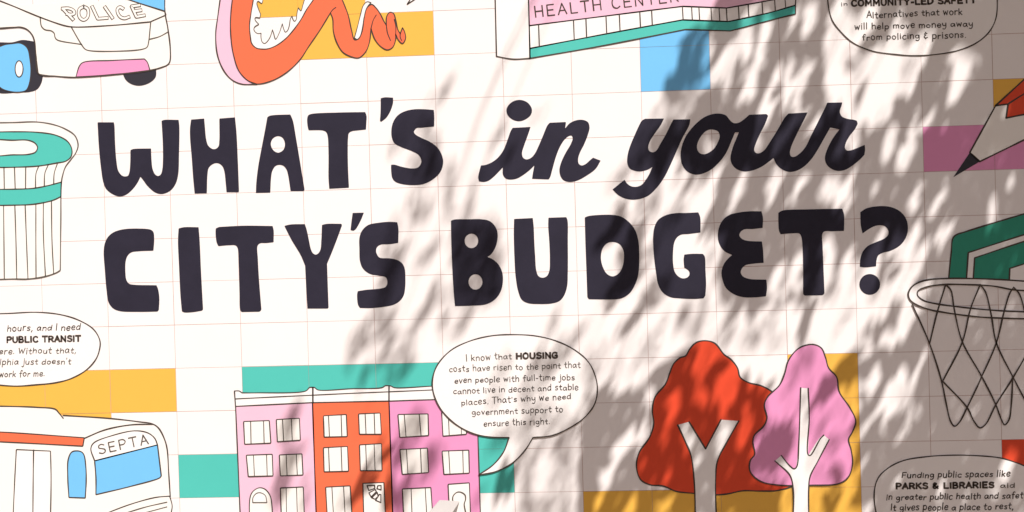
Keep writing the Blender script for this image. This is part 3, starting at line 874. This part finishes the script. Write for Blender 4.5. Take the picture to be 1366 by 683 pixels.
# ------------------------------------------------------------------ pale block standing in front of the wall
def block():
    yf = -1.15
    def P(px, py, y):
        x, z = wall_pt(px, py, y)
        return Vector((x, y, z))
    a, b = P(556, 702, yf - 0.12), P(590, 704, yf - 0.12)      # near edge of the sloping top
    c, d = P(613.4, 668.2, yf + 0.1), P(586, 666.5, yf + 0.1)  # far edge
    bm = bmesh.new()
    drop = lambda v, dx: Vector((v.x + dx, v.y, 0.0))
    top = [bm.verts.new(v) for v in (a, b, c, d)]
    low = [bm.verts.new(drop(v, -0.22)) for v in (a, b, c, d)]
    bm.faces.new(top)
    bm.faces.new(low[::-1])
    for k in range(4):
        n = (k + 1) % 4
        bm.faces.new((top[k], low[k], low[n], top[n]))
    bmesh.ops.recalc_face_normals(bm, faces=bm.faces)
    bmesh.ops.bevel(bm, geom=list(bm.edges), offset=0.006, segments=3, affect='EDGES', profile=0.6)
    ctr = (a + c) / 2
    bmesh.ops.translate(bm, verts=bm.verts, vec=(-ctr.x, -ctr.y, 0))
    me = bpy.data.meshes.new('stone_block')
    bm.to_mesh(me)
    bm.free()
    ob = link('stone_block', me, None, mat('pale_stone', (0.29, 0.27, 0.26), 0.8, 0.12, 0.4))
    ob.location = (ctr.x, ctr.y, 0)
    tag(ob, 'pale grey angular block with a slanted top, standing before the pink row house door', 'block')


block()

# ------------------------------------------------------------------ shade tree (its leaves throw the dappled shadow)
# where the photograph's wall lies in shade, in wall metres: capsules (x0,y0,x1,y1,width,shade)
GX0, GZ0, CELL = -1.9, -0.35, 0.01
GW, GH = 640, 460
gx = GX0 + (np.arange(GW) + .5) * CELL
gz = GZ0 + (np.arange(GH) + .5) * CELL
# photo position of every raster cell
_Wx, _Wz = np.meshgrid(gx, gz)
_rel = np.stack([_Wx - CAM.x, np.full_like(_Wx, -CAM.y), _Wz - CAM.z], -1)
_loc = _rel @ np.array(RM)
PXX = 683 + FPX * _loc[..., 0] / _loc[..., 1]
PYY = 341.5 - FPX * _loc[..., 2] / _loc[..., 1]
D = np.zeros((GH, GW))


def sm(v, a, b):
    u = np.clip((v - a) / (b - a), 0, 1)
    return u * u * (3 - 2 * u)


def cap(o, x0, y0, x1, y1, w, val):
    global D
    f = tfm(o)
    (x0, y0), (x1, y1), w = f(x0, y0), f(x1, y1), w / o[2]
    w *= 1.1 if val < 0.35 else 1.0
    dx, dy = x1 - x0, y1 - y0
    q = np.clip(((PXX - x0) * dx + (PYY - y0) * dy) / (dx * dx + dy * dy + 1e-9), 0, 1)
    d = np.hypot(PXX - x0 - q * dx, PYY - y0 - q * dy)
    tap = 0.65 + 0.35 * np.sin(np.pi * np.clip(q, 0.1, 0.9))
    k = 1 - sm(d, w * 0.5 * tap - 2.5, w * 0.5 * tap + 3.5)
    D += k * (val - D)


def region(o, pts, val):
    global D
    f = tfm(o)
    P = [f(*p) for p in pts]
    ins = np.zeros(PXX.shape, bool)
    for (xa, ya), (xb, yb) in zip(P, P[1:] + P[:1]):
        if ya == yb:
            continue
        c = ((ya > PYY) != (yb > PYY)) & (PXX < (xb - xa) * (PYY - ya) / (yb - ya) + xa)
        ins ^= c
    D[ins] = val


S1, S2, S3, S4, S5 = (540, 60, 2.822), (882, 0, 2.822), (882, 240, 2.822), (882, 441, 2.822), (440, 260, 2.822)
region(PX, [(962, -40), (1560, -40), (1560, 723), (1148, 723), (1146, 478), (1215, 440), (1228, 385), (1160, 372), (1150, 395), (1060, 408), (1030, 415), (960, 400), (940, 330), (945, 250), (890, 240), (850, 190), (895, 150), (945, 125)], .97)
region(PX, [(848, 655), (860, 560), (880, 490), (930, 460), (960, 470), (1010, 520), (1035, 600), (1035, 655)], .9)
region(PX, [(776, 655), (1050, 655), (1050, 723), (776, 723)], .85)
region(PX, [(776, 520), (862, 520), (850, 660), (772, 660)], .92)
region(PX, [(690, 520), (776, 560), (776, 723), (690, 723)], .5)
region(PX, [(780, 465), (890, 440), (870, 520), (776, 520)], .4)
region(PX, [(890, 395), (1040, 410), (1050, 470), (985, 475), (880, 450)], .3)
region(PX, [(602, 292), (668, 292), (672, 345), (668, 405), (606, 405)], .72)
region(PX, [(1000, 600), (1010, 520), (1035, 500), (1060, 560), (1050, 650), (1000, 650)], .8)
# S1: upper middle
for a in ((165, 140, 130, 215, 40, .7), (200, 100, 170, 140, 22, .3), (95, 190, 125, 245, 40, .35), (385, 265, 315, 410, 28, .55), (75, 300, 120, 470, 70, .65), (30, 420, 100, 500, 60, .6), (185, 430, 165, 520, 40, .5),
          (170, 530, 160, 650, 40, .5), (265, 515, 225, 640, 36, .55), (60, 540, 20, 660, 60, .45), (-10, 330, -60, 420, 60, .2), (520, 250, 490, 285, 40, .15), (400, 400, 380, 440, 60, .35), (960, 235, 930, 262, 36, .55),
          (1070, 180, 1000, 260, 70, .7), (1110, 15, 1010, 165, 64, .92), (1140, 75, 1090, 160, 36, .75), (1110, 200, 1020, 310, 70, .6), (960, 290, 870, 450, 55, .5), (1020, 390, 960, 520, 66, .6), (835, 475, 785, 520, 50, .55),
          (1040, 0, 1140, -60, 50, .85), (900, 560, 870, 650, 34, .5), (820, 560, 800, 640, 26, .45), (960, 540, 920, 640, 40, .55), (1060, 540, 1010, 660, 60, .7), (1110, 470, 1080, 560, 50, .75), (1000, 640, 960, 690, 40, .6)):
    cap(S1, *a)
# S5: centre
for a in ((400, 190, 330, 265, 60, .5), (410, 320, 365, 440, 44, .7), (210, 430, 120, 580, 80, .55), (130, 480, 90, 610, 60, .6), (240, 460, 200, 570, 50, .65), (345, 430, 300, 550, 44, .55), (540, 420, 470, 530, 60, .5),
          (450, 350, 420, 520, 40, .5), (390, 10, 340, 110, 56, .45), (320, -10, 290, 60, 50, .45), (240, 100, 220, 250, 60, .35), (250, 230, 190, 410, 70, .7), (300, 150, 280, 240, 50, .35), (1110, 70, 1015, 200, 46, .9),
          (1180, 110, 1100, 260, 60, .85), (1170, 230, 1050, 410, 66, .92), (1215, 180, 1160, 310, 36, .7), (1240, 320, 1130, 500, 40, .8), (1100, 470, 1070, 620, 26, .7), (1110, 20, 1060, 70, 30, .7), (1210, 20, 1180, 110, 34, .6),
          (1320, 450, 1260, 570, 50, .65), (965, 480, 890, 580, 36, .55), (850, 450, 820, 530, 40, .45), (930, 560, 880, 640, 30, .4), (1180, 520, 1150, 600, 34, .3), (1300, 250, 1250, 380, 40, .6)):
    cap(S5, *a)
# Z6: row houses
for a in ((510, 10, 465, 130, 54, .6), (630, 0, 590, 120, 64, .6), (700, 10, 640, 120, 44, .6), (545, 120, 515, 200, 34, .7), (705, 120, 620, 200, 46, .75), (275, 270, 220, 400, 54, .7), (255, 440, 190, 660, 70, .75),
          (600, 470, 470, 650, 50, .88), (620, 560, 600, 690, 40, .85), (705, 350, 640, 510, 66, .78), (690, 550, 645, 690, 66, .72), (800, 440, 740, 570, 60, .6), (725, 320, 700, 410, 76, .75), (590, 420, 560, 520, 50, .6),
          (1090, 470, 1040, 610, 60, .9), (1060, 400, 1000, 430, 50, .75), (450, 590, 430, 690, 30, .35), (300, 560, 290, 690, 40, .4), (960, 600, 940, 680, 30, .4), (1120, 420, 1060, 520, 40, .35)):
    cap(Z6, *a)
# Z7: bubble and beside the red tree
for a in ((320, 50, 220, 210, 70, .65), (230, 60, 150, 270, 50, .45), (430, 180, 380, 340, 50, .6), (100, 100, 40, 300, 50, .3), (330, 390, 310, 490, 56, .75), (210, 610, 170, 700, 60, .75), (165, 460, 150, 530, 40, .7), (440, 170, 400, 270, 40, .7),
          (250, 490, 220, 600, 46, .1), (340, 560, 320, 660, 40, .35), (570, 390, 450, 570, 46, .06), (625, 385, 575, 450, 26, .1), (620, 130, 570, 240, 34, .1), (560, 100, 520, 220, 40, .12), (470, 130, 440, 230, 34, .1), (530, 60, 500, 110, 46, .1),
          (600, 20, 560, 100, 40, .1), (520, 500, 480, 590, 26, .25), (640, 290, 610, 390, 24, .35), (450, 620, 430, 690, 36, .35), (560, 640, 540, 700, 50, .25), (700, 640, 680, 700, 40, .35)):
    cap(Z7, *a)
# S2: upper right
for a in ((400, 55, 368, 245, 36, 0), (345, 40, 325, 95, 40, .05), (320, 140, 300, 225, 56, .02), (275, 180, 205, 290, 44, .05), (268, 240, 215, 395, 26, .1), (335, 280, 318, 370, 54, .02), (510, 50, 480, 120, 24, .1), (565, 30, 550, 135, 44, 0),
          (512, 200, 468, 275, 24, .02), (462, 250, 400, 335, 30, .05), (558, 235, 500, 335, 36, 0), (478, 300, 455, 405, 28, .1), (535, 340, 500, 400, 26, .1), (655, 60, 640, 250, 50, .02), (700, -20, 655, 110, 50, .1), (705, 80, 690, 190, 40, .2),
          (660, 265, 680, 400, 100, 0), (800, 215, 960, 220, 70, .02), (800, 270, 950, 270, 70, .05), (760, 250, 730, 330, 50, .25), (820, 300, 760, 430, 66, 0), (910, 310, 790, 440, 80, .02), (950, 290, 870, 400, 60, .05), (1150, 140, 1125, 310, 66, .03),
          (1150, 310, 1085, 380, 54, .05), (1230, 120, 1200, 235, 44, .15), (1240, 60, 1230, 130, 40, .1), (1100, 200, 1080, 270, 40, .3), (790, 20, 730, 180, 50, .15), (900, 20, 850, 180, 40, .25), (1010, 100, 960, 200, 60, .1), (1100, 20, 1080, 100, 50, .4), (1190, 0, 1150, 110, 50, .25),
          (870, 490, 848, 600, 34, .02), (945, 520, 890, 650, 42, .02), (1010, 430, 950, 490, 46, .05), (840, 420, 800, 510, 50, .2), (740, 500, 730, 570, 40, .25), (300, 90, 290, 130, 20, .2), (700, 490, 670, 570, 50, .03), (740, 430, 700, 500, 40, .1), (500, 410, 430, 560, 44, .1),
          (590, 440, 565, 520, 34, .12), (410, 380, 380, 450, 50, .05), (350, 500, 360, 560, 46, .15), (170, 560, 160, 580, 60, .3), (60, 590, 15, 690, 34, .1), (110, 610, 70, 690, 34, .1), (455, 610, 430, 690, 34, .05), (240, 620, 200, 690, 34, .2), (320, 640, 300, 680, 30, .3),
          (1340, 210, 1320, 270, 36, .35), (1290, 400, 1265, 460, 26, .2), (1180, 400, 1150, 450, 30, .35), (1250, 390, 1220, 430, 30, .15), (1050, 440, 1120, 480, 30, .45), (200, 60, 215, 180, 24, .5), (940, 90, 900, 160, 30, .4), (560, 400, 520, 470, 24, .3),
          (640, 190, 700, 215, 26, .75), (750, 190, 735, 250, 26, .75), (935, 200, 930, 290, 36, .4)):
    cap(S2, *a)
for a in ((680, 30, 650, 230, 64, 0), (790, 60, 730, 190, 46, 0), (1010, 90, 960, 210, 56, 0), (1150, 50, 1135, 190, 46, 0), (1238, 60, 1205, 230, 38, .05), (900, 70, 860, 180, 34, .1)):
    cap(S2, *a)
# S3: middle right
for a in ((195, 10, 148, 150, 40, .03), (115, 30, 80, 110, 30, .1), (50, 40, 20, 130, 36, .1), (300, 20, 265, 110, 30, .1), (435, -10, 402, 75, 34, .03), (540, -10, 480, 95, 24, .1), (640, 10, 652, 75, 60, .05), (610, 60, 680, 70, 40, .08), (715, -10, 695, 110, 34, .05),
          (793, 15, 797, 65, 44, .05), (965, 40, 945, 105, 34, .2), (1045, 30, 1018, 125, 38, .25), (1080, 10, 1070, 65, 22, .35), (1075, 165, 1042, 250, 46, .02), (1105, 140, 1080, 190, 28, .4), (1258, 90, 1250, 160, 46, .05), (1250, 160, 1230, 235, 20, .45), (1310, 10, 1290, 60, 40, .3),
          (640, 210, 620, 260, 70, .03), (645, 280, 612, 390, 46, .1), (525, 290, 508, 400, 46, .08), (710, 300, 690, 490, 60, .05), (800, 300, 740, 500, 60, .03), (830, 210, 800, 300, 46, .15), (900, 180, 880, 300, 50, .1), (960, 180, 900, 330, 56, .05), (960, 330, 890, 430, 60, .05), (990, 250, 960, 330, 40, .15),
          (70, 200, 70, 350, 70, .03), (215, 180, 195, 290, 44, .08), (200, 260, 185, 430, 40, .25), (445, 330, 425, 450, 46, .1), (20, 470, 200, 470, 60, .1), (60, 520, 10, 640, 50, .05), (130, 500, 100, 620, 30, .1), (220, 480, 170, 600, 40, .1), (310, 500, 300, 640, 44, .25), (400, 500, 380, 600, 50, .2),
          (500, 470, 500, 640, 60, .05), (600, 480, 640, 640, 110, 0), (720, 520, 700, 620, 80, .02), (620, 560, 580, 640, 60, 0), (860, 440, 800, 520, 60, .1), (900, 570, 865, 640, 44, .2), (1000, 400, 960, 440, 50, .35), (980, 470, 940, 530, 36, .25), (1010, 425, 1090, 465, 24, .5), (350, 150, 330, 210, 30, .8),
          (548, 470, 535, 610, 36, .8), (430, 440, 385, 570, 30, .45), (660, 320, 645, 450, 26, .6), (885, 300, 840, 370, 30, .75), (905, 470, 830, 560, 40, .8), (850, 550, 760, 590, 56, .85), (705, 490, 680, 560, 26, .5), (830, 380, 790, 460, 30, .5), (760, 300, 740, 360, 24, .6), (100, 470, 60, 560, 44, .75), (165, 460, 105, 600, 36, .75),
          (265, 470, 250, 600, 44, .55), (345, 530, 335, 640, 44, .55), (590, 400, 570, 470, 40, .35), (470, 330, 470, 440, 40, .5)):
    cap(S3, *a)
# S4: trees and lower right
for a in ((185, 60, 150, 140, 80, .2), (255, 160, 235, 290, 80, .08), (155, 190, 140, 310, 40, .2), (60, 230, 20, 350, 54, .2), (325, 300, 300, 460, 40, .3), (55, 520, 20, 580, 34, .35), (20, 370, -20, 440, 50, .6), (100, 360, 130, 520, 50, .55), (250, 350, 200, 460, 50, .45)):
    cap(S4, *a)
region(S4, [(470, 110), (520, 60), (600, 60), (640, 170), (725, 330), (715, 560), (740, 600), (740, 720), (430, 720), (480, 560), (520, 420), (430, 380), (395, 320), (400, 240)], .15)
for a in ((440, 250, 430, 340, 60, .08), (365, 390, 350, 460, 36, .3), (470, 370, 400, 470, 84, .95), (400, 500, 360, 560, 56, .75), (490, 500, 440, 560, 40, .4), (715, 120, 555, 300, 46, .97), (550, 60, 535, 120, 34, .75), (535, 130, 490, 190, 40, .45), (690, 400, 600, 450, 44, .55), (600, 360, 590, 420, 30, .5),
          (670, 550, 615, 710, 50, .8), (640, 500, 620, 560, 30, .55), (735, 400, 735, 690, 24, .6), (540, 240, 535, 380, 40, .35), (480, 600, 450, 700, 40, .3), (735, 110, 700, 230, 34, .85), (735, 190, 722, 300, 26, .15), (520, 440, 520, 700, 50, .02),
          (825, 140, 775, 230, 44, .1), (905, 170, 825, 350, 64, .12), (975, 150, 905, 290, 34, .4), (815, 290, 770, 390, 36, .3), (780, 430, 765, 560, 30, .55), (985, 90, 960, 150, 34, .4), (985, 240, 880, 430, 50, .62), (780, 100, 765, 150, 30, .4), (935, 470, 900, 550, 34, .4),
          (1310, 480, 1300, 560, 50, .1), (1065, 570, 1040, 700, 34, .45), (1260, 560, 1240, 700, 30, .6), (1150, 620, 1130, 700, 30, .6), (880, 560, 850, 640, 34, .5), (800, 620, 780, 700, 40, .3), (1320, 410, 1290, 440, 26, .6), (730, 420, 745, 700, 16, .5)):
    cap(S4, *a)

for _k in range(150):                          # the crown thins out beyond the picture's right edge
    _x = 1385 + 190 * rng.random() ** 0.6
    _y = rng.uniform(-40, 740)
    cap(PX, _x + 10, _y - 22, _x - 10, _y + 22, rng.uniform(12, 30), rng.uniform(0, .25))
D = np.clip(D, 0, .97)

nrm = SUND
e1 = nrm.cross(Vector((0, 0, 1))).normalized()
e2 = nrm.cross(e1).normalized()
SR = math.tan(math.radians(0.5) / 2)


def to_wall(v):                                # offset across the sun's rays -> offset of its shadow on the wall
    q = v - SUND * (v.y / SUND.y)
    return np.array((q.x, q.z))


W1, W2 = to_wall(e1), to_wall(e2)
MI = np.linalg.inv(np.array((W1, W2)).T)       # wall offset -> across-ray coordinates
T = np.ones((GH, GW))                          # light left after the leaves chosen so far
nr = np.random.default_rng(11)
leaves = []


def try_leaf(x, z, a, b, th, t, need):
    r = SR * t
    ca, sa = math.cos(th), math.sin(th)
    R2 = np.array(((ca, -sa), (sa, ca)))
    cov = R2 @ np.diag((a * a / 4, b * b / 4)) @ R2.T + np.eye(2) * r * r / 4
    A = min(1.6, 2 * a * b / 4 / math.sqrt(np.linalg.det(cov)))
    iv = MI.T @ np.linalg.inv(cov) @ MI
    cw = np.linalg.inv(iv)
    ex, ez = 2.4 * math.sqrt(cw[0, 0]), 2.4 * math.sqrt(cw[1, 1])
    i0, i1 = int((x - ex - GX0) / CELL), int((x + ex - GX0) / CELL) + 1
    j0, j1 = int((z - ez - GZ0) / CELL), int((z + ez - GZ0) / CELL) + 1
    i0, j0, i1, j1 = max(i0, 0), max(j0, 0), min(i1, GW), min(j1, GH)
    if i1 - i0 < 3 or j1 - j0 < 3:
        return
    dx = gx[None, i0:i1] - x
    dz = gz[j0:j1, None] - z
    q = iv[0, 0] * dx * dx + 2 * iv[0, 1] * dx * dz + iv[1, 1] * dz * dz
    f = np.minimum(1, A * np.exp(-0.5 * q))
    Tl = T[j0:j1, i0:i1]
    tg = 1 - D[j0:j1, i0:i1]
    nt_ = Tl * (1 - f)
    wgt = 1 + 2.0 * (tg > 0.7)
    if (((nt_ - tg) ** 2 - (Tl - tg) ** 2) * wgt).sum() < -need:
        T[j0:j1, i0:i1] = nt_
        leaves.append((x, z, a, b, th, t))


for sweep, (n, amin, amax, need) in enumerate(((2500, .06, .10, 5), (7000, .04, .075, 2), (12000, .026, .05, .6), (16000, .016, .034, .22))):
    gap_ = np.clip(D - (1 - T), 0, None).ravel() ** 1.3
    cum = np.cumsum(gap_)
    idx = np.searchsorted(cum, nr.random(n) * cum[-1])
    idx = np.minimum(idx, GW * GH - 1)
    for k in idx:
        if D.ravel()[k] - 1 + T.ravel()[k] < 0.06:
            continue
        a = nr.uniform(amin, amax)
        soft = D.ravel()[k] < .8                # thin shade: small leaves higher up in the crown
        if soft and sweep < 2:
            continue
        try_leaf(gx[k % GW] + nr.uniform(-.005, .005), gz[k // GW] + nr.uniform(-.005, .005), a, a * nr.uniform(.34, .5),
                 nr.uniform(0, math.pi), nr.uniform(6.6, 8.6) if soft else max(nr.uniform(4.3, 5.6), (4.0 - gz[k // GW]) / .84), need)
print('leaves', len(leaves), 'rms', float(np.sqrt(((1 - T - D) ** 2).mean())))


def leaf_material():
    m = mat('leaf_green', (0.065, 0.11, 0.03), 0.5, 0.35, 0.1, 0.4, 9)
    return m


def build_tree():
    base = Vector((7.3, -2.9, 0))
    t = bpy.data.objects.new('shade_tree', None)
    COL.objects.link(t)
    t.location = base
    tag(t, 'leafy tree standing in front of the wall, off to the right, dappling it with shade', 'tree')
    V, F, cs = [], [], []
    for (x, z, a, b, th, dist) in leaves:
        c = Vector((x, 0, z)) - SUND * dist
        u = e1 * math.cos(th) + e2 * math.sin(th)
        w = -e1 * math.sin(th) + e2 * math.cos(th)
        u = u * a + SUND * nr.uniform(-.7, .7) * a
        w = w * b + SUND * nr.uniform(-.5, .5) * b
        k = len(V)
        cs.append(c)
        n = u.cross(w).normalized() * b * 0.25
        for p in (-u, -u * .45 + w * .86, u * .35 + w * .9, u * 1.05, u * .35 - w * .9, -u * .45 - w * .86):
            V.append(tuple(c + p - base))
        V.append(tuple(c - n * .6 - base))
        for s in range(6):
            F.append((k + 6, k + s, k + (s + 1) % 6))
    me = bpy.data.meshes.new('crown')
    me.from_pydata(V, [], F)
    link('crown', me, t, leaf_material())
    bark = mat('bark', (0.13, 0.095, 0.07), 0.9, 0.35, 0.9, 0.2, 14)
    bm = bmesh.new()

    def limb(pts, r0, r1, seg=8):
        rings = []
        n = len(pts)
        for k, p in enumerate(pts):
            d = (pts[min(k + 1, n - 1)] - pts[max(k - 1, 0)]).normalized()
            s = d.cross(Vector((.3, .9, .2))).normalized()
            q = d.cross(s)
            r = r0 + (r1 - r0) * k / (n - 1)
            rings.append([bm.verts.new(p + (s * math.cos(2 * math.pi * i / seg) + q * math.sin(2 * math.pi * i / seg)) * r) for i in range(seg)])
        for A, B in zip(rings, rings[1:]):
            for i in range(seg):
                bm.faces.new((A[i], A[(i + 1) % seg], B[(i + 1) % seg], B[i]))
        bm.faces.new(rings[0][::-1])
        bm.faces.new(rings[-1])

    def path(a, b, n, sag, jit):
        out = []
        for k in range(n + 1):
            q = k / n
            p = a.lerp(b, q) + Vector((0, 0, sag * math.sin(math.pi * q)))
            if 0 < k < n:
                p += Vector((rng.uniform(-jit, jit), rng.uniform(-jit, jit), rng.uniform(-jit, jit)))
            out.append(p)
        return out

    limb([Vector((0, 0, -.1)), Vector((.02, .01, .5)), Vector((.03, -.03, 2)), Vector((-.05, .03, 3.6)), Vector((-.1, 0, 5.2))], .27, .16, 14)
    trunk = bpy.data.meshes.new('trunk')
    bmesh.ops.recalc_face_normals(bm, faces=bm.faces)
    bm.to_mesh(trunk)
    bm.free()
    link('trunk', trunk, t, bark)
    bm = bmesh.new()
    C = np.array([tuple(c) for c in cs])
    kc = C[nr.choice(len(C), 46, replace=False)]
    for _ in range(8):
        lab = ((C[:, None, :] - kc[None]) ** 2).sum(-1).argmin(1)
        for i in range(len(kc)):
            if (lab == i).any():
                kc[i] = C[lab == i].mean(0)
    fork = Vector((-.1, 0, 5.1))
    top = [Vector((-.1, 0, 5.1)), Vector((-.2, .03, 6.6)), Vector((-.45, .05, 8.2)), Vector((-1.2, .15, 9.35)), Vector((-2.2, .22, 9.75)), Vector((-3.4, .3, 9.8)), Vector((-4.6, .35, 9.6))]
    limb(top, .16, .02, 10)
    mains = []
    for A, B in zip(top[2:], top[3:]):
        mains += [A.lerp(B, q / 6) for q in range(6)]
    for c in kc:                                # slender boughs droop from the arching limb
        c = Vector(c) - base
        near = min(mains, key=lambda q: abs((q.x - c.x) - 0.42 * (q.z - c.z)) + .1 * (q - c).length)
        limb(path(near, c, 6, .12, .03), .004, .0018, 5)
    bmesh.ops.recalc_face_normals(bm, faces=bm.faces)
    me = bpy.data.meshes.new('branch')
    bm.to_mesh(me)
    bm.free()
    link('branch', me, t, bark)


build_tree()
